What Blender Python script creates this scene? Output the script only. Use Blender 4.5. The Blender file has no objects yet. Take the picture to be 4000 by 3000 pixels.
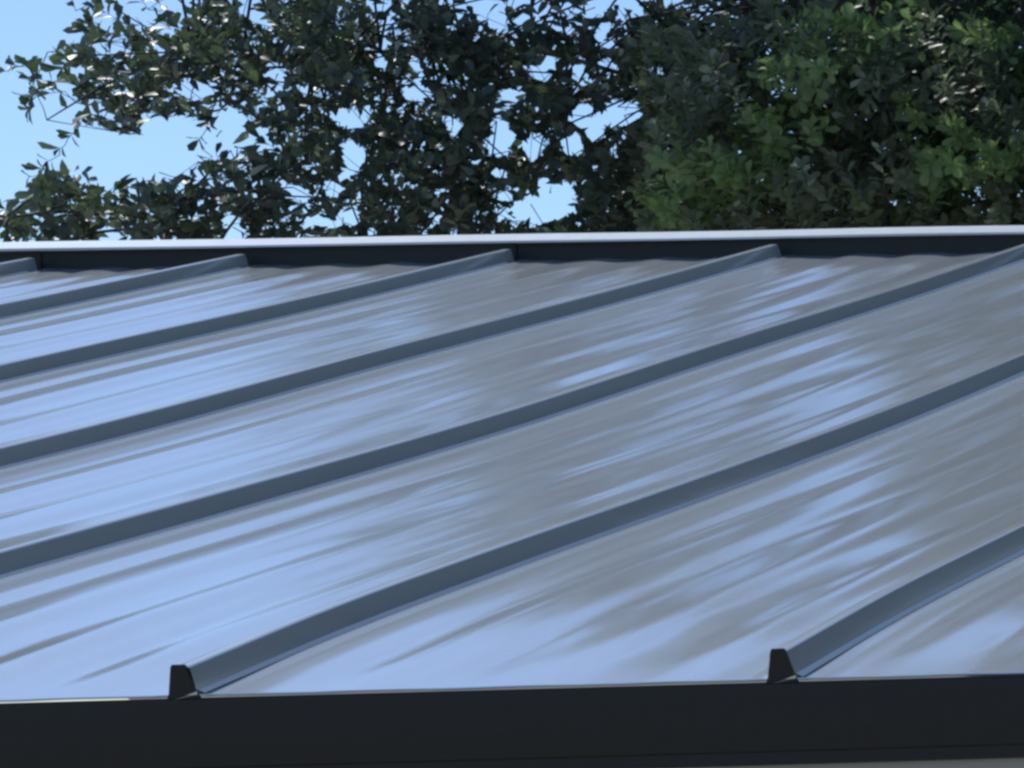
import bpy, math, random
import numpy as np
from mathutils import Matrix, Vector

rng = np.random.default_rng(7)
random.seed(7)
sc = bpy.context.scene
COL = sc.collection

# ------------------------------------------------------------------ camera
EYE = 2.5                                   # lens height above the ground
YAW, ROLL = 0.07452, 0.02813
cam = bpy.data.cameras.new('camera')
cam.sensor_width = 36.0
cam.lens = 13090.0 / 4000.0 * 36.0          # the photo is a crop out of the left side of a phone picture
cam.shift_x = (2000.0 - 9870.9) / 4000.0
cam.shift_y = (2600.0 - 1500.0) / 4000.0
cam.clip_start, cam.clip_end = 0.05, 3000.0
cam_o = bpy.data.objects.new('camera', cam)
COL.objects.link(cam_o)
cam_o.matrix_world = (Matrix.Translation((0, 0, EYE)) @ Matrix.Rotation(-YAW, 4, 'Z')
                      @ Matrix.Rotation(math.radians(90), 4, 'X') @ Matrix.Rotation(-ROLL, 4, 'Z'))
sc.camera = cam_o

# ------------------------------------------------------------------ sky and sun
SUN_EL, SUN_AZ = math.radians(54), math.radians(-46)   # azimuth from +Y, negative to the left
world = bpy.data.worlds.new('World')
sc.world = world
world.use_nodes = True
wn = world.node_tree.nodes
sky = wn.new('ShaderNodeTexSky')
sky.sky_type = 'NISHITA'
sky.sun_disc = False
sky.sun_elevation = SUN_EL
sky.sun_rotation = SUN_AZ
sky.altitude = 600
sky.air_density = 1.0
sky.dust_density = 0.6
sky.ozone_density = 7.6
bg = wn['Background']
bg.inputs['Strength'].default_value = 0.092
world.node_tree.links.new(sky.outputs[0], bg.inputs['Color'])

sun = bpy.data.lights.new('sun', 'SUN')
sun.energy = 2.6
sun.angle = math.radians(0.5)
sun.color = (1.0, 0.975, 0.94)
sun_o = bpy.data.objects.new('sun', sun)
COL.objects.link(sun_o)
sd = Vector((math.sin(SUN_AZ) * math.cos(SUN_EL), math.cos(SUN_AZ) * math.cos(SUN_EL), math.sin(SUN_EL)))
sun_o.rotation_euler = sd.to_track_quat('Z', 'Y').to_euler()
sun_o.location = sd * 40

sc.view_settings.view_transform = 'Standard'
sc.view_settings.look = 'None'
sc.view_settings.exposure = 0.53
sc.view_settings.gamma = 1.0
sc.view_settings.use_curve_mapping = False
sc.render.engine = 'CYCLES'
sc.cycles.use_denoising = True
sc.cycles.max_bounces = 8
sc.cycles.pixel_filter_type = 'BLACKMAN_HARRIS'
sc.cycles.filter_width = 2.9

# ------------------------------------------------------------------ helpers
def tag(o, label=None, cat=None, group=None, kind=None):
    if label: o['label'] = label
    if cat: o['category'] = cat
    if group: o['group'] = group
    if kind: o['kind'] = kind
    return o

def link(name, me, mat=None, parent=None):
    o = bpy.data.objects.new(name, me)
    COL.objects.link(o)
    if mat is not None and me is not None and not me.materials:
        me.materials.append(mat)
    if parent is not None:
        o.parent = parent
    return o

def mesh(name, v, f, smooth=False):
    me = bpy.data.meshes.new(name)
    me.from_pydata([tuple(map(float, p)) for p in v], [], [tuple(map(int, q)) for q in f])
    me.update()
    if smooth:
        me.shade_smooth()
    return me

def empty(name, loc=(0, 0, 0)):
    o = bpy.data.objects.new(name, None)
    COL.objects.link(o)
    o.location = loc
    return o

def grid_faces(nu, nv, off=0):
    i, j = np.meshgrid(np.arange(nu - 1), np.arange(nv - 1), indexing='ij')
    a = i * nv + j + off
    return np.stack([a, a + nv, a + nv + 1, a + 1], -1).reshape(-1, 4)

def big_mesh(name, v, tris, smooth=True):
    me = bpy.data.meshes.new(name)
    me.vertices.add(len(v)); me.vertices.foreach_set('co', np.ascontiguousarray(v, np.float32).ravel())
    n = len(tris)
    me.loops.add(n * 3); me.loops.foreach_set('vertex_index', np.ascontiguousarray(tris, np.int32).ravel())
    me.polygons.add(n)
    me.polygons.foreach_set('loop_start', np.arange(0, n * 3, 3, dtype=np.int32))
    me.polygons.foreach_set('loop_total', np.full(n, 3, np.int32))
    me.update(calc_edges=True)
    if smooth:
        me.shade_smooth()
    return me

def material(name):
    m = bpy.data.materials.new(name)
    m.use_nodes = True
    nt = m.node_tree
    return m, nt, nt.nodes['Principled BSDF']

def node(nt, kind, **kw):
    n = nt.nodes.new(kind)
    for k, v in kw.items():
        if k in n.inputs: n.inputs[k].default_value = v
        else: setattr(n, k, v)
    return n

# ------------------------------------------------------------------ materials
def metal_material(name, base, rough, ior, streak, dust, metallic=0.0):
    """Factory-painted sheet: dark coat, glossy, faintly dusty, with fine rolling streaks up the slope."""
    m, nt, b = material(name)
    L = nt.links.new
    tc = node(nt, 'ShaderNodeTexCoord')
    mp = node(nt, 'ShaderNodeMapping'); mp.inputs['Scale'].default_value = (90, 2.2, 90)
    L(tc.outputs['Object'], mp.inputs['Vector'])
    n1 = node(nt, 'ShaderNodeTexNoise', Scale=1.0, Detail=4.0, Roughness=0.6)
    L(mp.outputs[0], n1.inputs['Vector'])
    n2 = node(nt, 'ShaderNodeTexNoise', Scale=5.0, Detail=5.0, Roughness=0.65)
    mp2 = node(nt, 'ShaderNodeMapping'); mp2.inputs['Scale'].default_value = (16, .16, 16)
    L(tc.outputs['Object'], mp2.inputs['Vector']); L(mp2.outputs[0], n2.inputs['Vector'])
    r = node(nt, 'ShaderNodeMapRange'); r.inputs['From Min'].default_value = 0.35; r.inputs['From Max'].default_value = 0.7
    r.inputs['To Min'].default_value = rough * 0.94; r.inputs['To Max'].default_value = rough * 1.08
    L(n2.outputs[0], r.inputs['Value']); L(r.outputs[0], b.inputs['Roughness'])
    mix = node(nt, 'ShaderNodeMix', data_type='RGBA')
    mix.inputs[6].default_value = (*base, 1)
    mix.inputs[7].default_value = (base[0] + dust, base[1] + dust, base[2] + dust, 1)
    r2 = node(nt, 'ShaderNodeMapRange'); r2.inputs['From Min'].default_value = 0.4; r2.inputs['From Max'].default_value = 0.75
    L(n2.outputs[0], r2.inputs['Value']); L(r2.outputs[0], mix.inputs[0])
    L(mix.outputs[2], b.inputs['Base Color'])
    b.inputs['IOR'].default_value = ior
    b.inputs['Metallic'].default_value = metallic
    bp = node(nt, 'ShaderNodeBump', Strength=streak, Distance=0.002)
    L(n1.outputs[0], bp.inputs['Height']); L(bp.outputs[0], b.inputs['Normal'])
    return m

M_PAN = metal_material('painted_roof_steel', (0.65, 0.705, 0.73), 0.115, 1.6, 0.03, 0.015, 0.60)
M_SEAM = metal_material('painted_seam_steel', (0.60, 0.63, 0.61), 0.16, 1.6, 0.02, 0.02, 0.60)
M_TRIM = metal_material('dark_trim_steel', (0.025, 0.026, 0.0245), 0.45, 1.35, 0.02, 0.004)
M_LIP = metal_material('bare_edge_sunlit', (0.78, 0.74, 0.66), 0.5, 1.5, 0.01, 0.05)  # warm pale colour paints sunlight onto the shaded lip
M_CAP = metal_material('ridge_flashing_steel', (0.58, 0.645, 0.69), 0.3, 1.8, 0.01, 0.02)

def plain(name, col, rough, nscale, amt, bump=0.0):
    m, nt, b = material(name)
    tc = node(nt, 'ShaderNodeTexCoord')
    n = node(nt, 'ShaderNodeTexNoise', Scale=nscale, Detail=6.0, Roughness=0.65)
    nt.links.new(tc.outputs['Object'], n.inputs['Vector'])
    mix = node(nt, 'ShaderNodeMix', data_type='RGBA')
    mix.inputs[6].default_value = (*[c * (1 - amt) for c in col], 1)
    mix.inputs[7].default_value = (*[c * (1 + amt) for c in col], 1)
    nt.links.new(n.outputs[0], mix.inputs[0]); nt.links.new(mix.outputs[2], b.inputs['Base Color'])
    b.inputs['Roughness'].default_value = rough
    if bump:
        bp = node(nt, 'ShaderNodeBump', Strength=bump, Distance=0.01)
        nt.links.new(n.outputs[0], bp.inputs['Height']); nt.links.new(bp.outputs[0], b.inputs['Normal'])
    return m

M_WOOD = plain('taupe_painted_board', (0.40, 0.38, 0.33), 0.6, 14, 0.15, 0.1)
M_WALL = plain('wall_plaster', (0.34, 0.32, 0.28), 0.8, 6, 0.12, 0.3)
M_BARK = plain('oak_bark', (0.055, 0.05, 0.045), 0.9, 30, 0.5, 0.8)
M_GROUND = plain('dry_sandy_ground', (0.27, 0.24, 0.19), 0.95, 3, 0.35, 0.5)

def leaf_material(name, dark, light, young_sunlit, through, glint):
    m, nt, b = material(name)
    L = nt.links.new
    geo = node(nt, 'ShaderNodeNewGeometry'); oi = node(nt, 'ShaderNodeObjectInfo')
    add = node(nt, 'ShaderNodeMath', operation='ADD'); L(geo.outputs['Random Per Island'], add.inputs[0]); L(oi.outputs['Random'], add.inputs[1])
    fr = node(nt, 'ShaderNodeMath', operation='FRACT'); L(add.outputs[0], fr.inputs[0])
    mx = node(nt, 'ShaderNodeMix', data_type='RGBA'); L(fr.outputs[0], mx.inputs[0])
    mx.inputs[6].default_value = (*dark, 1); mx.inputs[7].default_value = (*light, 1)
    # a few random leaves painted pale to imitate glints of light
    gt = node(nt, 'ShaderNodeMath', operation='GREATER_THAN'); L(fr.outputs[0], gt.inputs[0]); gt.inputs[1].default_value = 1 - glint
    mp_ = node(nt, 'ShaderNodeMix', data_type='RGBA'); L(gt.outputs[0], mp_.inputs[0]); L(mx.outputs[2], mp_.inputs[6]); mp_.inputs[7].default_value = (0.34, 0.36, 0.29, 1)
    mx = mp_
    at = node(nt, 'ShaderNodeAttribute', attribute_name='young_sunlit')
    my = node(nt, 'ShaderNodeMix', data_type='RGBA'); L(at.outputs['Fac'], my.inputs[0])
    L(mx.outputs[2], my.inputs[6]); my.inputs[7].default_value = (*young_sunlit, 1)
    back = node(nt, 'ShaderNodeMix', data_type='RGBA'); L(geo.outputs['Backfacing'], back.inputs[0])
    L(my.outputs[2], back.inputs[6])
    pale = node(nt, 'ShaderNodeMix', data_type='RGBA'); pale.inputs[0].default_value = 0.5
    L(my.outputs[2], pale.inputs[6]); pale.inputs[7].default_value = (0.15, 0.17, 0.12, 1)
    L(pale.outputs[2], back.inputs[7])
    L(back.outputs[2], b.inputs['Base Color'])
    b.inputs['Roughness'].default_value = 0.42
    b.inputs['IOR'].default_value = 1.5
    tr = node(nt, 'ShaderNodeBsdfTranslucent')
    br = node(nt, 'ShaderNodeMix', data_type='RGBA', blend_type='MULTIPLY'); br.inputs[0].default_value = 1.0
    L(my.outputs[2], br.inputs[6]); br.inputs[7].default_value = (1.3, 1.5, 1.0, 1)
    L(br.outputs[2], tr.inputs['Color'])
    ms = node(nt, 'ShaderNodeMixShader'); ms.inputs[0].default_value = through
    L(b.outputs[0], ms.inputs[1]); L(tr.outputs[0], ms.inputs[2])
    L(ms.outputs[0], nt.nodes['Material Output'].inputs['Surface'])
    return m

M_LEAF_A = leaf_material('oak_leaf', (0.060, 0.082, 0.062), (0.112, 0.142, 0.100), (0.11, 0.16, 0.06), 0.26, 0.03)
M_LEAF_B = leaf_material('oak_leaf_sunlit_shoots', (0.090, 0.110, 0.078), (0.175, 0.202, 0.132), (0.23, 0.325, 0.125), 0.46, 0.06)  # shoot colour brightened to stand in for sun on the leaves

# ------------------------------------------------------------------ ground
gs = 900.0
ground = link('ground', mesh('ground', [(-gs, -gs, 0), (gs, -gs, 0), (gs, gs, 0), (-gs, gs, 0)], [(0, 1, 2, 3)]), M_GROUND)
tag(ground, kind='structure')

# ------------------------------------------------------------------ the house and its standing seam roof
PITCH = 0.23282
YE, ZE, LR = 2.51243, EYE + 0.02621, 2.91116        # eave edge, and run from eave to ridge
X0 = -1.49113                                        # the seam nearest the lens
SP = 0.406                                           # panel cover width
KT = np.array([0, .06, .14, .26, .42, .62, .82, 1.0])
KV = np.array([0, .0030, .0008, -.0056, -.01148, -.008, -.00624, 0])   # the sheets rise and sag a little over the battens
KM = np.gradient(KV, KT)

def sag(t):
    t = np.clip(t, 0, 1)
    i = np.clip(np.searchsorted(KT, t) - 1, 0, len(KT) - 2)
    h = KT[i + 1] - KT[i]; s = (t - KT[i]) / h
    return ((2*s**3 - 3*s**2 + 1) * KV[i] + (s**3 - 2*s**2 + s) * h * KM[i]
            + (-2*s**3 + 3*s**2) * KV[i + 1] + (s**3 - s**2) * h * KM[i + 1])

TP, SPI, CPI = math.tan(PITCH), math.sin(PITCH), math.cos(PITCH)

def roof_point(x, t, h):
    """x along the eave, t from eave 0 to ridge 1, h off the sheet."""
    x, t, h = np.broadcast_arrays(np.asarray(x, float), np.asarray(t, float), np.asarray(h, float))
    return np.stack([x, YE + LR * t - h * SPI, ZE + TP * LR * t + sag(t) + h * CPI], -1)

OFF = {-5: 0.107, -4: .01049, -3: -.00292, -2: -.00918, -1: -.01274, 0: 0.0, 1: .00683}
K0, K1 = -9, 7
seam_x = {}
for k in range(K0, K1 + 1):
    seam_x[k] = X0 + k * SP + OFF.get(k, 0.107 if k < -5 else 0.0)
XL, XR = seam_x[K0] - 0.12, seam_x[K1] + 0.12

house = empty('house', ((XL + XR) / 2, YE + LR, 0))
tag(house, 'low building under a dark grey standing seam metal roof with black eave trim', 'house')
HOUSE_INV = Matrix.Translation(house.location).inverted()

def part(name, v, f, mat, smooth=False, parent=None):
    v = np.asarray(v, float).reshape(-1, 3) - np.array(house.location)
    o = link(name, mesh(name, v, f, smooth), mat, parent or house)
    return o

HB, HT, RH = 0.0095, 0.0052, 0.0206          # seam half width at base and top, seam height
tt = np.concatenate([np.linspace(0, .04, 5)[:-1], np.linspace(.04, 1.012, 90)])

def waviness(x, t, seed):
    """oil-canning of the flat of a sheet: long shallow waves up the slope"""
    r = np.random.default_rng(seed)
    z = np.zeros(np.broadcast(x, t).shape)
    for _ in range(9):
        fx, ft = r.uniform(3, 22), r.uniform(.3, 2.2)
        z = z + r.uniform(.3, 1) * np.sin(fx * 6.283 * x + r.uniform(0, 6.28)) * np.sin(ft * 6.283 * t + r.uniform(0, 6.28)) / (fx * .35 + 1)
    for _ in range(6):
        fx, ft = r.uniform(1, 3), r.uniform(.5, 3)
        z = z + r.uniform(.3, 1) * np.sin(fx * 6.283 * x + r.uniform(0, 6.28)) * np.sin(ft * 6.283 * t + r.uniform(0, 6.28)) * .25
    return z

for k in range(K0, K1):
    xa, xb = seam_x[k] + HB, seam_x[k + 1] - HB
    W = xb - xa
    # section of the sheet: lock flange beside the left seam, then shallow stiffening swells
    sx = [-.0005, .0005, .0025, .0042, .0050, .0062, .0072, .0085, .0120, .0165, .0185]
    sz = [.0016, .0014, .0008, .0003, .0004, .0012, .0018, .0018, .0012, .0003, .0001]
    xs = np.linspace(.022, W - .012, 74)
    ph = (xs - .022) / (W - .034)
    r = np.random.default_rng(100 + k)
    n_sw = 3.5
    q = 2 * math.pi * n_sw * ph + r.uniform(-.35, .35)
    zs = 0.00155 * (np.cos(q) - .10 * np.sin(2 * q)) * (0.85 + .3 * r.random())      # each swell steeper on its left
    zs += 0.00034 * np.cos(2 * math.pi * 8.0 * ph + r.uniform(0, 6))
    zs *= np.clip(np.minimum(ph, 1 - ph) * 14, .3, 1)
    sx = np.concatenate([sx, xs, [W - .009, W - .006, W - .003, W - .001, W]])
    sz = np.concatenate([sz, zs, [.0006, .0012, .0014, .0010, .0006]])
    wv = waviness(sx[:, None], tt[None, :] * LR, 500 + k)
    ramp = np.clip(tt * LR / .10, .12, 1)[None, :]
    flat = np.clip(np.minimum(sx - .02, W - .01 - sx) / .03, 0, 1)[:, None]
    hgt = (sz[:, None] + wv * .00009 * flat) * ramp
    top = roof_point((xa + sx)[:, None], tt[None, :], hgt)          # (nx, nt, 3)
    # hem folded down over the eave trim
    hem = []
    hem.append(top[:, 0, :] + np.array([0, -.0001, -.0009]))
    hem.append(top[:, 0, :] + np.array([0, .006, -.0014]))
    V = np.concatenate([np.stack(hem[::-1], 1), top], 1)
    nx, nt_ = V.shape[:2]
    f = grid_faces(nx, nt_)
    pan = part('roof_panel', V.reshape(-1, 3), f, M_PAN, True)
    pan.data.set_sharp_from_angle(angle=math.radians(50))

# seams: trapezoid caps with rounded shoulders
for k in range(K0, K1 + 1):
    xc = seam_x[k]
    sec = [(-HB - .001, .0002), (-HB, .0006), (-HB + .0006, .0025), (-HT - .0009, RH - .0024), (-HT - .0002, RH - .0008), (-HT + .0010, RH),
           (HT - .0010, RH), (HT + .0002, RH - .0008), (HT + .0009, RH - .0024), (HB - .0006, .0025), (HB, .0006), (HB + .001, .0002)]
    ts = np.concatenate([[0.0], np.linspace(.008, .994, 70)])
    r = np.random.default_rng(900 + k)
    wob = sum(r.uniform(.0005, .0011) * np.sin(ts * fr + r.uniform(0, 6)) for fr in (5, 9, 16))
    V = []
    for (a, h) in sec:
        V.append(roof_point(xc + a + wob * min(1, max(0, h) / RH), ts, h))
    V = np.stack(V, 0)
    f = grid_faces(*V.shape[:2])[:, ::-1]
    seam = part('standing_seam', V.reshape(-1, 3), f, M_SEAM)
    me = seam.data
    me.shade_smooth()
    me.set_sharp_from_angle(angle=math.radians(40))
    # bare-edged lip, painted pale and warm as if sunlit, where the next sheet is locked under the seam
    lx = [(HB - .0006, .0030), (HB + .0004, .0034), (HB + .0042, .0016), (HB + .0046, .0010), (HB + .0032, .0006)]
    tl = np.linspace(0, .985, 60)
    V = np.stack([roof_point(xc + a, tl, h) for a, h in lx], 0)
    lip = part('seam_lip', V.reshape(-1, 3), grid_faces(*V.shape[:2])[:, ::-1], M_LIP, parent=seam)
    # folded tab closing the seam at the eave, with depth of its own
    E0 = []
    g = 1.0
    prof = [(-HB * g - .0018, -.0030), (-HB * g, .0008), (-HT * g, RH - .0002), (-HT * g + .0012, RH + .0016), (HT * g - .0012, RH + .0016), (HT * g, RH - .0002), (HB * g, .0008), (HB * g + .0020, -.0030)]
    for dy in (-.0014, .0008):
        for a, h in prof:
            E0.append((xc + a, YE + dy - h * SPI, ZE + h * CPI))
    n = len(prof)
    F = [tuple(range(n)), tuple(range(2 * n - 1, n - 1, -1))] + [(i, i + n, (i + 1) % n + n, (i + 1) % n) for i in range(n)]
    part('end_tab', E0, F, M_TRIM, parent=seam)
    # little turned-up corner at the foot of the tab
    b0 = np.array([xc, YE - .0023, ZE - .0012])
    fl = [b0 + np.array(q) for q in ((-.006, 0, -.0026), (.010, -.0002, .0010), (.0105, -.0002, .0034), (.0035, -.0016, .0006),
                                     (-.006, .0008, -.0026), (.010, .0008, .0010), (.0105, .0008, .0034), (.0035, .0008, .0006))]
    part('corner_fold', fl, [(0, 1, 2, 3), (7, 6, 5, 4), (0, 4, 5, 1), (1, 5, 6, 2), (2, 6, 7, 3), (3, 7, 4, 0)], M_PAN, parent=seam)

# extrude a closed section (y, z) along x with a slight waver
def run_x(name, sec, mat, x0, x1, n=2, wav=0.0, tilt=0.0, parent=None, smooth=False, seed=0):
    xs = np.linspace(x0, x1, n)
    r = np.random.default_rng(seed)
    w = sum(wav * r.uniform(.4, 1) * np.sin(xs * fq + r.uniform(0, 6)) for fq in (2.1, 4.7, 9.3)) if wav else np.zeros(n)
    V = []
    for (y, z) in sec:
        V.append(np.stack([xs, np.full(n, y), z + w + tilt * (xs + 2.3)], -1))
    V = np.stack(V, 0); m = len(sec)
    f = grid_faces(m, n).tolist()
    f += [((m - 1) * n + j, j, j + 1, (m - 1) * n + j + 1) for j in range(n - 1)]
    f += [tuple(i * n for i in range(m))[::-1], tuple(i * n + n - 1 for i in range(m))]
    o = part(name, V.reshape(-1, 3), f, mat, smooth, parent)
    if smooth: o.data.set_sharp_from_angle(angle=math.radians(35))
    return o

# eave trim: vertical face, a kicked-out lower hem, return leg under the sheets
FZ = ZE - .0019
run_x('eave_trim', [(YE + .060, FZ - .001), (YE + .0005, FZ - .0005), (YE - .0008, FZ - .0018), (YE - .0012, FZ - .0490), (YE - .0006, FZ - .0502),
                    (YE + .0010, FZ - .0510), (YE + .0016, FZ - .0598), (YE + .0030, FZ - .0605), (YE + .0036, FZ - .0490), (YE + .0026, FZ - .0480), (YE + .0022, FZ - .0034), (YE + .060, FZ - .0034)],
      M_TRIM, XL, XR, 60, .0001, smooth=True, seed=3)
run_x('fascia_board', [(YE + .0100, FZ - .004), (YE + .0100, FZ - .185), (YE + .030, FZ - .185), (YE + .030, FZ - .004)], M_WOOD, XL + .01, XR - .01, 2)
run_x('soffit', [(YE + .0305, FZ - .165), (YE + .42, FZ - .165), (YE + .42, FZ - .177), (YE + .0305, FZ - .177)], M_WOOD, XL + .02, XR - .02, 2)

# ridge: upright closure between each pair of seams, flashing laid over all
YR, ZR = YE + LR, ZE + TP * LR
for k in range(K0, K1):
    xa, xb = seam_x[k] - .003, seam_x[k + 1] + .003; lap = .0025 * (k % 2)
    n = 40
    xs = np.linspace(xa, xb, n)
    V = []
    for (dy, bot) in ((0.0, True), (0.0, False), (.02, False), (.02, True)):
        z = np.full(n, ZR - .006) if bot else np.full(n, ZR + .0275) + .0
        V.append(np.stack([xs, np.full(n, YR + dy + lap), z + (0 if bot else -.0012 * (xs + 2.3))], -1))
    V = np.stack(V, 0)
    f = grid_faces(4, n).tolist() + [(3 * n + j, j, j + 1, 3 * n + j + 1) for j in range(n - 1)]
    f += [(0, n, 2 * n, 3 * n)[::-1], (n - 1, 2 * n - 1, 3 * n - 1, 4 * n - 1)]
    part('ridge_closure', V.reshape(-1, 3), f, M_TRIM)
CW = 0.102
cz = ZR + .0285
capsec = [(YR - .016, cz - .0030), (YR - .0175, cz - .0015), (YR - .0165, cz + .0002), (YR + CW, cz + (CW + .0165) * TP * .95),
          (YR + CW + .02, cz + (CW + .0165) * TP * .95 - .001), (YR + 2 * CW + .04, cz - .002), (YR + 2 * CW + .04, cz - .004),
          (YR + CW + .02, cz + (CW + .0165) * TP * .95 - .003), (YR + CW, cz + (CW + .0165) * TP * .95 - .0022), (YR - .012, cz - .0022)]
run_x('ridge_cap', capsec, M_CAP, XL, XR, 90, .0006, tilt=-.0016, smooth=True, seed=8)

# rear slope, walls and gables under the roof
def back_point(x, d, h):
    return (x, YR + 2 * CW + .04 - .03 + d, ZR - .008 - d * TP + h)
for k in range(K0, K1):
    xa, xb = seam_x[k], seam_x[k + 1]
    v = [back_point(xa, 0, 0), back_point(xb, 0, 0), back_point(xb, LR, 0), back_point(xa, LR, 0),
         back_point(xa, 0, -.002), back_point(xb, 0, -.002), back_point(xb, LR, -.002), back_point(xa, LR, -.002)]
    part('rear_panel', v, [(0, 1, 2, 3), (7, 6, 5, 4), (0, 4, 5, 1), (1, 5, 6, 2), (2, 6, 7, 3), (3, 7, 4, 0)], M_PAN)
YW0, YW1 = YE + .42, YR + 2 * CW + LR - .42
def box(name, a, b, mat):
    (x0, y0, z0), (x1, y1, z1) = a, b
    v = [(x0, y0, z0), (x1, y0, z0), (x1, y1, z0), (x0, y1, z0), (x0, y0, z1), (x1, y0, z1), (x1, y1, z1), (x0, y1, z1)]
    return part(name, v, [(3, 2, 1, 0), (4, 5, 6, 7), (0, 1, 5, 4), (1, 2, 6, 5), (2, 3, 7, 6), (3, 0, 4, 7)], mat)
zt = FZ - .179
box('wall', (XL + .15, YW0, 0), (XR - .15, YW0 + .14, zt), M_WALL)
box('wall', (XL + .15, YW1 - .14, 0), (XR - .15, YW1, zt), M_WALL)
for x in (XL + .15, XR - .29):
    a, b_ = YW0 + .142, YW1 - .142
    ym = (a + b_) / 2
    v = []
    for xx in (x, x + .14):
        v += [(xx, a, 0), (xx, b_, 0), (xx, b_, zt - .02), (xx, ym, zt + .30), (xx, a, zt - .02)]
    part('gable_wall', v, [(0, 4, 3, 2, 1), (5, 6, 7, 8, 9)] + [(i, (i + 1) % 5, (i + 1) % 5 + 5, i + 5) for i in range(5)], M_WALL)

# ------------------------------------------------------------------ trees
AZ = math.radians(-27.5)                      # the trees stand out that way behind the ridge
WV = np.array([math.sin(AZ), math.cos(AZ), 0.0]); UV = np.array([math.cos(AZ), -math.sin(AZ), 0.0]); ZV = np.array([0, 0, 1.0])
def crown(u, w, z):
    return np.asarray(u)[..., None] * UV + np.asarray(w)[..., None] * WV + np.asarray(z)[..., None] * ZV

def leaf_template(rows):
    """leaf along +x, width along y, blade folded along the midrib and bowed down; returns verts (n,3), tris"""
    s_l = rows
    v = [(0, 0, 0)]
    for s, w in s_l:
        bow = -.16 * s * s
        v += [(s, -w, bow + .35 * w), (s, 0, bow), (s, w, bow + .35 * w)]
    v.append((1, 0, -.17))
    t = [(0, 1, 2), (0, 2, 3)]
    n = len(s_l)
    for i in range(n - 1):
        a = 1 + 3 * i; b = a + 3
        t += [(a, b, b + 1), (a, b + 1, a + 1), (a + 1, b + 1, b + 2), (a + 1, b + 2, a + 2)]
    a = 1 + 3 * (n - 1); e = 1 + 3 * n
    t += [(a, e, a + 1), (a + 1, e, a + 2)]
    return np.array(v, float), np.array(t, int)
LEAF_FAR = leaf_template([(.36, .155), (.76, .225)])
LEAF_NEAR = leaf_template([(.18, .07), (.45, .175), (.72, .225), (.91, .155)])

def norm(a): return a / np.maximum(np.linalg.norm(a, axis=-1, keepdims=True), 1e-9)

def twigs_to_leaves(tip, dirs, length, nl, size, r):
    """rosettes: leaves set spirally round each shoot, crowding at its tip"""
    base, A, N, S, tw = [], [], [], [], []
    for i in range(len(tip)):
        d = dirs[i]; n = nl[i]
        e1 = norm(np.cross(d, r.normal(size=3))); e2 = np.cross(d, e1)
        j = np.arange(n)
        s = 1 - (j / max(1, n)) ** 1.25
        ph = j * 2.4 + r.uniform(0, 6.28) + r.normal(size=n) * .3
        ang = np.radians(np.clip(22 + 50 * (1 - s) + r.normal(size=n) * 12 + 12, 8, 105))
        rad = np.cos(ph)[:, None] * e1 + np.sin(ph)[:, None] * e2
        a = np.cos(ang)[:, None] * d + np.sin(ang)[:, None] * rad
        nn = np.sin(ang)[:, None] * d - np.cos(ang)[:, None] * rad
        nn = norm(nn + r.normal(size=(n, 3)) * .35 + np.array([0, 0, .25]))
        base.append(tip[i] - d * (length[i] * (1 - s))[:, None]); A.append(norm(a)); N.append(nn)
        S.append(size[i] * r.uniform(.65, 1.15, n)); tw.append(np.full(n, i))
    base, A, N, S, tw = map(np.concatenate, (base, A, N, S, tw))
    B = norm(np.cross(N, A)); N = np.cross(A, B)
    return base, A, B, N, S, tw

def tubes(segs, sides=5):
    """segs: list of (p0, p1, r0, r1) -> verts, tris of tapered tubes"""
    P0 = np.array([s[0] for s in segs]); P1 = np.array([s[1] for s in segs])
    R = np.array([(s[2], s[3]) for s in segs])
    d = norm(P1 - P0)
    ref = np.where(np.abs(d[:, 2:3]) > .9, np.array([[1., 0, 0]]), np.array([[0, 0, 1.]]))
    e1 = norm(np.cross(d, ref)); e2 = np.cross(d, e1)
    a = np.arange(sides) * 2 * math.pi / sides
    ring = np.cos(a)[None, :, None] * e1[:, None] + np.sin(a)[None, :, None] * e2[:, None]
    v = np.stack([P0[:, None] + ring * R[:, 0][:, None, None], P1[:, None] + ring * R[:, 1][:, None, None]], 1)
    i = np.arange(sides); k = (i + 1) % sides
    t = np.concatenate([np.stack([i, k, k + sides], 1), np.stack([i, k + sides, i + sides], 1)])
    T = (t[None] + (np.arange(len(segs)) * 2 * sides)[:, None, None]).reshape(-1, 3)
    return v.reshape(-1, 3), T

def curve_pts(pts, n):
    pts = np.array(pts, float); t = np.linspace(0, len(pts) - 1, n)
    out = []
    for x in t:
        i = min(int(x), len(pts) - 2); s = x - i
        p0, p1, p2, p3 = pts[max(i - 1, 0)], pts[i], pts[i + 1], pts[min(i + 2, len(pts) - 1)]
        out.append(.5 * ((2 * p1) + (-p0 + p2) * s + (2*p0 - 5*p1 + 4*p2 - p3) * s**2 + (-p0 + 3*p1 - 3*p2 + p3) * s**3))
    return np.array(out)

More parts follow.
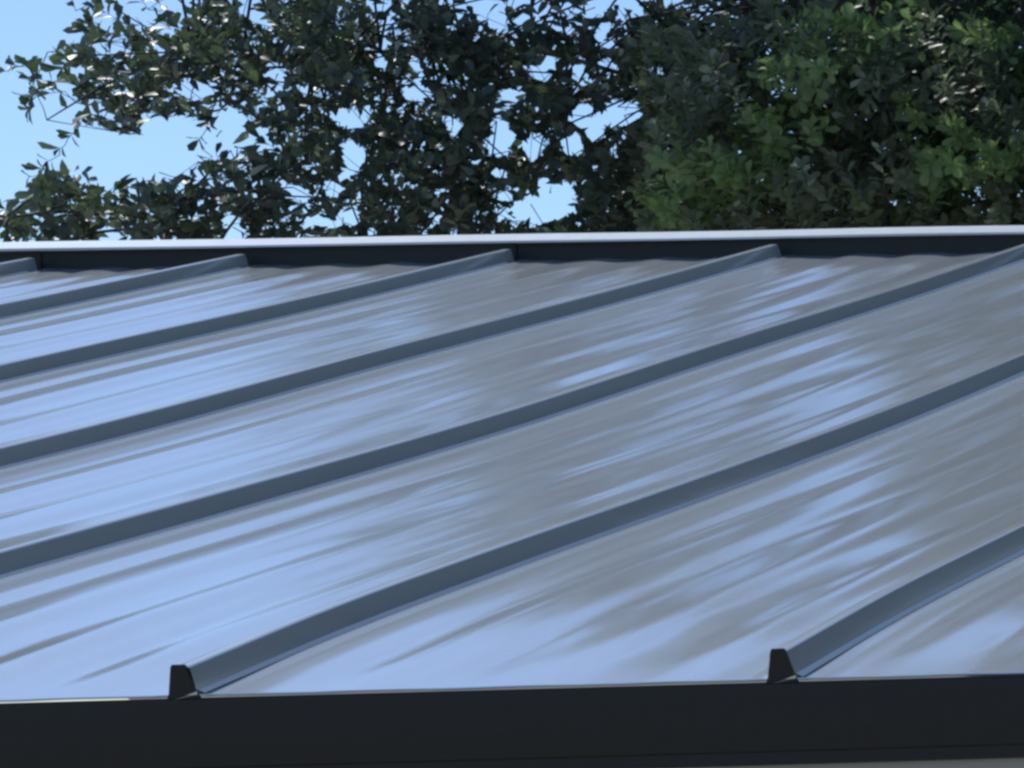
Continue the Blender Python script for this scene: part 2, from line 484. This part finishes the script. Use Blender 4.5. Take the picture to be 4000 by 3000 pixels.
def build_tree(name, label, foot, trunk_pts, limbs, tips, dirs, size, nl, young_sunlit, mat, seed, near_w, windows=None, n_main=10**9, sprig_root=None):
    """trunk and limbs as tapered tubes, boughs and shoots reaching every rosette, leaves on the shoots"""
    r = np.random.default_rng(seed)
    root = empty(name, foot)
    tag(root, label, 'tree')
    F = np.array(foot)
    def add(nm, v, t, m, smooth=True):
        return link(nm, big_mesh(nm, v - F, t, smooth), m, root)
    segs = []
    tp = curve_pts(trunk_pts, 14); rr = np.linspace(.20, .09, 14)
    segs = [(tp[i], tp[i + 1], rr[i], rr[i + 1]) for i in range(13)]
    add('trunk', *tubes(segs, 10), M_BARK)
    nodes, nrad = [], []
    for lp, r0, r1 in limbs:
        q = curve_pts(lp, 22)
        q[1:-1] += r.normal(size=(20, 3)) * .015
        ra = np.linspace(r0, r1, 22)
        add('limb', *tubes([(q[i], q[i + 1], ra[i], ra[i + 1]) for i in range(21)], 7), M_BARK)
        nodes.append(q[3:]); nrad.append(ra[3:])
    nodes = np.concatenate(nodes)
    # boughs: one for each knot of rosettes
    length = r.uniform(.06, .12, len(tips))
    length[n_main:] = .016
    n_b = max(8, len(tips) // 9)
    cen = tips[r.choice(len(tips), n_b, replace=False)]
    for _ in range(4):
        own = np.argmin(((tips[:, None, :] - cen[None]) ** 2).sum(-1), 1)
        for b in range(n_b):
            if (own == b).any(): cen[b] = tips[own == b].mean(0)
    base, A, B, N, S, tw = twigs_to_leaves(tips, dirs, length, nl, size, r)
    def in_window(p, grow=1.0):           # open windows in the crown, where the boughs part; they run slantwise up through it
        p = p - np.array([0, 0, EYE])
        dw = p @ WV - near_w
        hit = np.zeros(len(p), bool)
        for (a, c, ra, rc, sl) in windows or ():
            hit |= ((p @ UV - .02 * dw - a) / (ra * grow)) ** 2 + ((p[:, 2] - sl * dw - c) / (rc * grow)) ** 2 < 1
        return hit
    if windows is not None:
        gone = in_window(base + A * (S * .45)[:, None]) | in_window(base + A * (S * .95)[:, None])
        ok = ~gone | (tw >= n_main)
        base, A, B, N, S, tw = (x[ok] for x in (base, A, B, N, S, tw))
    seg2, seg3 = [], []
    live = np.bincount(tw, minlength=len(tips)) > 1
    for b in range(n_b):
        if not (live & (own == b)).any(): continue
        c_ = tips[live & (own == b)].mean(0)
        cen[b] = c_
        cost = ((nodes - c_) ** 2).sum(-1)
        for f_ in (.2, .4, .6, .8):
            cost = cost + 9.0 * in_window(nodes * (1 - f_) + c_ * f_)
        near = nodes[np.argmin(cost)]
        mid = (near + c_) / 2 + r.normal(size=3) * .07 * np.linalg.norm(near - c_)
        q = curve_pts([near, mid, c_], 6)
        ra = np.linspace(.0045, .0018, 6)
        seg2 += [(q[i], q[i + 1], ra[i], ra[i + 1]) for i in range(5)]
    feet = tips - dirs * length[:, None]
    away = np.linalg.norm(feet - cen[own], axis=1)
    joined = {}
    own3 = []
    for i in np.argsort(away):
        if not live[i]: continue
        s0 = feet[i]
        c = cen[own[i]]
        if i >= n_main:
            c = sprig_root[i - n_main]
        else:                            # fork off the nearest shoot already on this bough
            got = joined.setdefault(int(own[i]), [c])
            c = got[int(np.argmin([((p - s0) ** 2).sum() for p in got]))]
            got.append(s0)
        mid = (s0 + c) / 2 + r.normal(size=3) * .006
        own3 += [i] * 3
        seg3 += [(c, mid, .0016, .0013), (mid, s0, .0013, .0011), (s0, tips[i], .0011, .0008)]
    bare = in_window(np.array([s_[1] for s_ in seg3]), .9) & (np.array(own3) < n_main)
    bare = bare.reshape(-1, 3).any(1).repeat(3)
    seg3 = [s_ for s_, x in zip(seg3, bare) if not x]
    tag(add('bough', *tubes(seg2, 5), M_BARK), kind='stuff')
    tag(add('twig', *tubes(seg3, 3), M_BARK), kind='stuff')
    yl = young_sunlit[tw]
    # the leaves that show largest are objects of their own: in view, on the near side of the crown
    rel = base - np.array([0, 0, EYE])
    u_, w_, z_ = rel @ UV, rel @ WV, rel[:, 2]
    seen = (u_ / w_ > -.088) & (u_ / w_ < .138) & (z_ / w_ > .122) & (z_ / w_ < .193)
    lv = norm(rel)
    face = np.abs((N * lv).sum(-1)) * .8 + .2
    score = np.where(seen, S * face / w_ ** 1.0 - (w_ - near_w) * .0009, -9)
    order = np.argsort(-score)[:300]
    order = order[score[order] > -9]      # trees out of the picture keep their leaves joined
    pick = np.zeros(len(S), bool); pick[order] = True
    vt, tt_ = LEAF_FAR
    keep = ~pick
    W = .92 + .3 * r.random(len(S))
    V = (base[:, None] + S[:, None, None] * (vt[None, :, 0:1] * A[:, None] + vt[None, :, 1:2] * (B * W[:, None])[:, None] + vt[None, :, 2:3] * N[:, None]))[keep]
    T = (tt_[None] + (np.arange(len(V)) * len(vt))[:, None, None]).reshape(-1, 3)
    fo = add('foliage', V.reshape(-1, 3), T, mat)
    tag(fo, kind='stuff')
    at = fo.data.attributes.new('young_sunlit', 'FLOAT', 'POINT')
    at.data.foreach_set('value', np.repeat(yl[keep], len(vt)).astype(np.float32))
    protos = []
    for c in range(6):
        y = (0, 0, 0, .35, .7, 1)[c]
        v, t = LEAF_NEAR
        v = v.copy(); v[:, 1] *= r.uniform(.9, 1.2); v[:, 2] += r.uniform(-.06, .06) * v[:, 0] ** 2 + .04 * np.sin(v[:, 0] * 5) * np.sign(v[:, 1])
        me = big_mesh('leaf', v, t)
        me.materials.append(mat)
        a2 = me.attributes.new('young_sunlit', 'FLOAT', 'POINT'); a2.data.foreach_set('value', np.full(len(v), y, np.float32))
        protos.append(me)
    for i in order:
        y = yl[i]
        c = random.randrange(3) if y < .2 else (3 if y < .5 else (4 if y < .85 else 5))
        o = bpy.data.objects.new('leaf', protos[c])
        COL.objects.link(o)
        m = Matrix.Identity(4)
        m.col[0][:3] = A[i] * S[i]; m.col[1][:3] = B[i] * S[i]; m.col[2][:3] = N[i] * S[i]; m.col[3][:3] = base[i] - F
        o.parent = root
        o.matrix_local = m
    return root

# how thick the leaves stand in the part of the crowns seen over the ridge: one figure per cell of
# 10.7 by 7.2 cm, rows from 2 m above the lens downwards, 0 open sky .. 9 closed
CROWN = ["00477899999999999999999999",
         "16999999999899999999999999",
         "38999999899989999999999999",
         "16999899999999999999999999",
         "04513799999999999999999999",
         "10113699999999999999999999",
         "57677999999999999999999999",
         "99999999999999999999999999",
         "99999999999999999999999999"]
W_OAK, W_RIGHT = 11.3, 10.5

def cell_twigs(cols, w0, spread, r, per=0.29):
    tips = []
    for j, row in enumerate(CROWN):
        for i, ch in enumerate(row):
            if i not in cols: continue
            cov = ((0, .10, .2, .32, .45, .58, .7, .8, .88, .95) if w0 > 11 and i < 13 else (0, .1, .2, .3, .5, .65, .75, .85, .93, .975))[int(ch)]
            n = -math.log(1 - cov) / per
            n = int(n) + (r.random() < n - int(n))
            for _ in range(n):
                u = (-.995 + .1075 * (i + r.random() * 1.0))
                z = 2.0 + .03 * (i / 10) - .0725 * (j + r.random())
                dw = np.clip(r.normal() * spread, -2 * spread, 2 * spread)
                k = w0 / W_OAK
                tips.append((u * k, w0 + dw, z * k))
    return tips

r1 = np.random.default_rng(21)
oak = cell_twigs(set(range(0, 16)), W_OAK, .24, r1)
# the rest of the crown, above and beside: open rounded clumps
def clumps(n, box_u, box_z, keep, w0, wspread, rad, per, r):
    out = []
    for _ in range(n):
        u, z = r.uniform(*box_u), r.uniform(*box_z)
        if not keep(u, z): continue
        w = w0 + r.normal() * wspread
        m = r.poisson(per)
        q = r.normal(size=(m, 3)); q = q / np.linalg.norm(q, axis=1, keepdims=True) * (r.random((m, 1)) ** .45) * rad * r.uniform(.7, 1.25)
        out += [(u + a, w + b, z + c * .8) for a, b, c in q]
    return out
edge = lambda z: -.92 + .42 * (z - 2.05) if z < 3.6 else -.27 + .8 * (z - 3.6)
oak += [t for t in clumps(330, (-.95, 1.9), (2.12, 5.4), lambda u, z: u > edge(z) + .2, W_OAK + .2, .5, .32, 26, r1) if t[2] > 2.03 + .03 * t[0] and (t[0] > -.62 or t[2] > 2.22)]
oak += [t for t in clumps(60, (.9, 2.6), (.2, 1.25), lambda u, z: True, W_OAK + .3, .4, .3, 14, r1) if t[2] < 1.2]
oak += [t for t in clumps(26, (-1.6, .9), (.55, 1.15), lambda u, z: True, W_OAK, .3, .22, 12, r1) if t[2] < 1.3]
oak = np.array(oak)
r2 = np.random.default_rng(33)
rgt = cell_twigs(set(range(14, 26)), W_RIGHT, .40, r2, .29)
rgt += [t for t in clumps(470, (1.0, 6.2), (-.4, 5.0), lambda u, z: (u - 3.4) ** 2 / 7.5 + (z - 2.0) ** 2 / 8.5 < 1, W_RIGHT + .2, .7, .34, 16, r2)
        if not (t[0] < 1.5 and 1.2 < t[2] < 2.05)]
rgt += [t for t in clumps(70, (1.0, 3.2), (1.9, 2.3), lambda u, z: True, W_RIGHT + .25, .3, .2, 14, r2) if t[2] > 1.88]
rgt = np.array(rgt)

WINDOWS = []                                   # (along the crown, height over the lens, half sizes) in metres
for (x, y, ra, rc) in ((255, 335, 112, 52), (330, 300, 70, 55), (95, 300, 75, 60), (20, 330, 60, 75), (738, 88, 24, 36), (539, 168, 20, 36), (440, 285, 30, 52), (675, 262, 42, 24), (690, 336, 30, 32),
                       (430, 490, 24, 36), (567, 420, 25, 26), (640, 413, 26, 24), (623, 483, 36, 20), (196, 497, 28, 20), (350, 190, 28, 17), (402, 196, 20, 16),
                       (268, 21, 30, 20), (338, 8, 20, 16), (497, 35, 18, 17), (752, 14, 24, 18), (747, 140, 16, 15), (817, 140, 16, 15), (1184, 266, 46, 24), (1265, 252, 46, 32),
                       (1153, 325, 30, 24), (1240, 340, 14, 15), (995, 305, 24, 46), (1016, 210, 24, 17), (1065, 332, 26, 32), (1069, 469, 56, 36), (1000, 437, 22, 16), (1132, 430, 26, 27),
                       (1178, 161, 16, 16), (1226, 150, 15, 15), (1244, 105, 16, 14), (1345, 161, 18, 22), (1230, 63, 12, 12), (1205, 7, 17, 12), (620, 200, 14, 14), (900, 60, 10, 12), (455, 400, 14, 14)):
    WINDOWS.append((-.995 + x * 2.56 / 2212, 2.0 + .2 * x / 2212 - y * .0013, (ra - 1) * .00116, (rc - 1) * .0013, .155))
r4 = np.random.default_rng(12)
for _ in range(42):                            # many pinholes of sky through the middle of the crown
    WINDOWS.append((r4.uniform(-.75, .55), r4.uniform(1.42, 2.1), r4.uniform(.014, .028), r4.uniform(.016, .03), .155))
for _ in range(46):
    WINDOWS.append((r4.uniform(-.6, 2.5), r4.uniform(2.25, 4.4), r4.uniform(.05, .16), r4.uniform(.06, .2), .36))
def world_tips(a): return crown(a[:, 0], a[:, 1], a[:, 2] + EYE)

def shoot_dirs(tips, centre, r, up=.55):
    d = norm(tips - np.array(centre))
    return norm(d * .7 + r.normal(size=tips.shape) * .6 + np.array([0, 0, up]) - WV * .25)

P = lambda u, w, z: crown(np.array(u), np.array(w), np.array(z + EYE))
tips = world_tips(oak)
cA = P(1.2, W_OAK + .6, 2.6)
dirs = shoot_dirs(tips, cA, r1)
size = r1.uniform(.039, .055, len(tips))
nl = r1.integers(8, 14, len(tips))
young_sunlit = np.where(r1.random(len(tips)) < .06, r1.uniform(.3, .9, len(tips)), 0) * 1.0
# a few loose sprigs hanging clear of the crown's left edge
n_main = len(tips)
uz = lambda x, y: (-.995 + x * 2.56 / 2212, 2.0 + .2 * x / 2212 - y * .0013)
sprigs = [((140, 262), (-.5, -.8)), ((126, 288), (-.6, -.7)), ((104, 316), (-.7, -.6)), ((80, 342), (-.8, -.5)), ((66, 356), (-.9, -.2)),
          ((22, 138), (-.9, .3)), ((-2, 150), (-1, .1)), ((52, 205), (-.6, -.4)), ((48, 232), (-.7, -.5)), ((395, 262), (-.4, -.8)), ((376, 300), (-.5, -.7)), ((392, 345), (-.6, -.6))]
sprig_root = []
et, ed = [], []
for j, ((x, y), (du, dz)) in enumerate(sprigs):
    u, z = uz(x, y)
    et.append(P(u, W_OAK, z)); ed.append(norm(crown(np.array(du), np.array(-.1), np.array(dz))))
    px_ = sprigs[j - 1][0] if j not in (0, 5, 7, 9) else {0: (165, 240), 5: (60, 130), 7: (90, 175), 9: (415, 240)}[j]
    u, z = uz(*px_)
    sprig_root.append(P(u, W_OAK, z))
tips = np.concatenate([tips, np.array(et)]); dirs = np.concatenate([dirs, np.array(ed)])
size = np.concatenate([size, r1.uniform(.042, .05, len(et))]); nl = np.concatenate([nl, r1.integers(3, 6, len(et))]); young_sunlit = np.concatenate([young_sunlit, np.zeros(len(et))])
footA = P(1.5, W_OAK + .5, -EYE)
limbsA = [([P(1.45, W_OAK + .5, -.3), P(.9, W_OAK + .3, .6), P(.2, W_OAK + .1, 1.15), P(-.5, W_OAK, 1.36), P(-1.1, W_OAK, 1.40)], .012, .003),
          ([P(1.45, W_OAK + .5, .2), P(.9, W_OAK + .5, 1.72), P(.3, W_OAK + .4, 2.02), P(-.3, W_OAK + .2, 1.93), P(-.62, W_OAK + .1, 1.90)], .011, .003),
          ([P(1.5, W_OAK + .5, .8), P(.9, W_OAK + .5, 2.2), P(.35, W_OAK + .2, 3.2), P(.1, W_OAK + .1, 4.1)], .06, .010),
          ([P(1.5, W_OAK + .5, 1.0), P(1.3, W_OAK + .5, 2.5), P(1.5, W_OAK + .3, 3.8), P(1.4, W_OAK + .1, 5.0)], .06, .010),
          ([P(1.5, W_OAK + .5, .6), P(2.0, W_OAK + .5, 2.0), P(2.3, W_OAK + .3, 3.2), P(2.5, W_OAK + .1, 4.5)], .05, .010),
          ([P(1.5, W_OAK + .5, .9), P(1.0, W_OAK + .2, 1.6), P(.6, W_OAK, 2.0), P(.3, W_OAK - .1, 2.5)], .011, .003)]
build_tree('oak_tree', 'loose-crowned evergreen oak with blue sky showing through its leaves behind the ridge', footA,
           [footA, P(1.45, W_OAK + .55, -1.2), P(1.5, W_OAK + .5, .2), P(1.5, W_OAK + .5, 1.1)], limbsA, tips, dirs, size, nl, young_sunlit, M_LEAF_A, 5, W_OAK, WINDOWS, n_main, sprig_root)

tips = world_tips(rgt)
cB = P(3.2, W_RIGHT + .8, 1.6)
dirs = shoot_dirs(tips, cB, r2, .6)
size = r2.uniform(.036, .053, len(tips))
nl = r2.integers(11, 18, len(tips))
# new shoots painted bright to stand in for sunlit clusters, each a knot of neighbouring shoots on the near side
young_sunlit = np.zeros(len(tips))
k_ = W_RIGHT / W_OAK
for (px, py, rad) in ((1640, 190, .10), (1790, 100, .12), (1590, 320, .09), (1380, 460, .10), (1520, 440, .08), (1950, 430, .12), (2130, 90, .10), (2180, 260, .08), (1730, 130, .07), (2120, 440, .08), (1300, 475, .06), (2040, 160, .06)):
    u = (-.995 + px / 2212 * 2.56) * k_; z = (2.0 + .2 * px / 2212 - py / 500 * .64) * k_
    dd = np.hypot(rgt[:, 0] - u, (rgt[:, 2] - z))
    young_sunlit = np.maximum(young_sunlit, np.where((dd < rad) & (rgt[:, 1] < W_RIGHT + .05), r2.uniform(.5, 1, len(tips)), 0))
young_sunlit = np.maximum(young_sunlit, np.where(r2.random(len(tips)) < .05, r2.uniform(.2, .8, len(tips)), 0))
footB = P(3.3, W_RIGHT + .8, -EYE)
limbsB = [([P(3.25, W_RIGHT + .8, -.4), P(2.6, W_RIGHT + .4, .5), P(1.8, W_RIGHT + .1, 1.1), P(1.0, W_RIGHT, 1.35)], .015, .004),
          ([P(3.25, W_RIGHT + .8, .2), P(2.4, W_RIGHT + .4, 1.2), P(1.6, W_RIGHT + .1, 1.7), P(.8, W_RIGHT, 1.95)], .015, .004),
          ([P(3.3, W_RIGHT + .8, .6), P(2.6, W_RIGHT + .4, 2.2), P(2.0, W_RIGHT + .2, 3.3), P(1.8, W_RIGHT, 4.2)], .06, .010),
          ([P(3.3, W_RIGHT + .8, .8), P(3.5, W_RIGHT + .4, 2.3), P(3.3, W_RIGHT + .3, 3.6), P(3.5, W_RIGHT, 4.6)], .06, .010),
          ([P(3.3, W_RIGHT + .8, .3), P(4.3, W_RIGHT + .4, 1.4), P(5.1, W_RIGHT + .2, 2.2), P(5.8, W_RIGHT, 2.6)], .06, .010)]
k2 = W_RIGHT / W_OAK
windows_b = [(a * k2, c * k2, ra * k2, rc * k2, sl) for (a, c, ra, rc, sl) in WINDOWS]
build_tree('oak_tree', 'dense dark evergreen oak with bright green shoots coloured as sunlit behind the right half of the ridge', footB,
           [footB, P(3.3, W_RIGHT + .85, -1.2), P(3.25, W_RIGHT + .8, .2), P(3.3, W_RIGHT + .8, 1.1)], limbsB, tips, dirs, size, nl, young_sunlit, M_LEAF_B, 6, W_RIGHT, windows_b)

# unseen oak added on the right to darken what the seams' right sides mirror
r3 = np.random.default_rng(44)
A3 = math.radians(18); D3 = 11.0
c3 = np.array([math.sin(A3) * D3, math.cos(A3) * D3, EYE + 2.1])
pts = []
while len(pts) < 4200:
    q = r3.normal(size=3); q = q / np.linalg.norm(q) * r3.random() ** .4
    pts.append(c3 + q * np.array([6.2, 2.2, 4.4]))
tips = np.array(pts); tips = tips[tips[:, 2] > .6]
dirs = norm(norm(tips - c3) * .7 + r3.normal(size=tips.shape) * .6 + np.array([0, 0, .5]))
foot3 = (c3[0], c3[1], 0.0)
L3 = lambda x, y, z: c3 + np.array([x, y, z])
limbs3 = [([L3(0, 0, -1.4), L3(-1.5, -.4, -.3), L3(-3.2, -.5, .5)], .06, .01), ([L3(0, 0, -1.2), L3(1.6, .3, -.2), L3(3.4, .4, .4)], .06, .01),
          ([L3(0, 0, -1.0), L3(-.7, -.3, 1.0), L3(-1.2, -.3, 2.6)], .06, .01), ([L3(0, 0, -1.0), L3(.9, .4, 1.0), L3(1.3, .2, 2.6)], .06, .01)]
build_tree('oak_tree', 'unseen round evergreen oak added off to the right for its reflection', foot3,
           [foot3, L3(.05, 0, -3), L3(-.05, 0, -1.9), L3(0, 0, -.8)], limbs3, tips, dirs, r3.uniform(.16, .24, len(tips)), r3.integers(9, 14, len(tips)), np.zeros(len(tips)), M_LEAF_A, 9, D3)

# unseen taller oak added far off left so its reflection streaks the sheets
r5 = np.random.default_rng(55)
A4 = math.radians(-39.75); D4 = 30.0
c4 = np.array([math.sin(A4) * D4, math.cos(A4) * D4, EYE + 3.7])
pts = []
while len(pts) < 3400:
    q = r5.uniform(-1, 1, 3)
    if abs(q[0]) ** 4 + abs(q[1]) ** 4 + abs(q[2]) ** 4 > 1: continue          # a blocky, columnar crown
    pts.append(c4 + q * np.array([2.9, 2.6, 5.6]))
tips = np.array(pts); tips = tips[tips[:, 2] > .8]
dirs = norm(norm(tips - c4) * .7 + r5.normal(size=tips.shape) * .6 + np.array([0, 0, .5]))
foot4 = (c4[0], c4[1], 0.0)
L4 = lambda x, y, z: c4 + np.array([x, y, z])
limbs4 = [([L4(0, 0, -2.2), L4(-1.2, -.4, -.3), L4(-2.0, -.5, 1.5)], .07, .01), ([L4(0, 0, -2.0), L4(1.2, .3, -.2), L4(2.0, .4, 1.4)], .07, .01),
          ([L4(0, 0, -1.6), L4(-.3, -.3, 1.6), L4(.2, -.3, 4.2)], .08, .01)]
build_tree('oak_tree', 'unseen tall narrow oak added far off to the left for its reflection', foot4,
           [foot4, L4(.05, 0, -4), L4(-.05, 0, -2.6), L4(0, 0, -1.2)], limbs4, tips, dirs, r5.uniform(.22, .34, len(tips)), r5.integers(9, 14, len(tips)), np.zeros(len(tips)), M_LEAF_A, 10, D4)
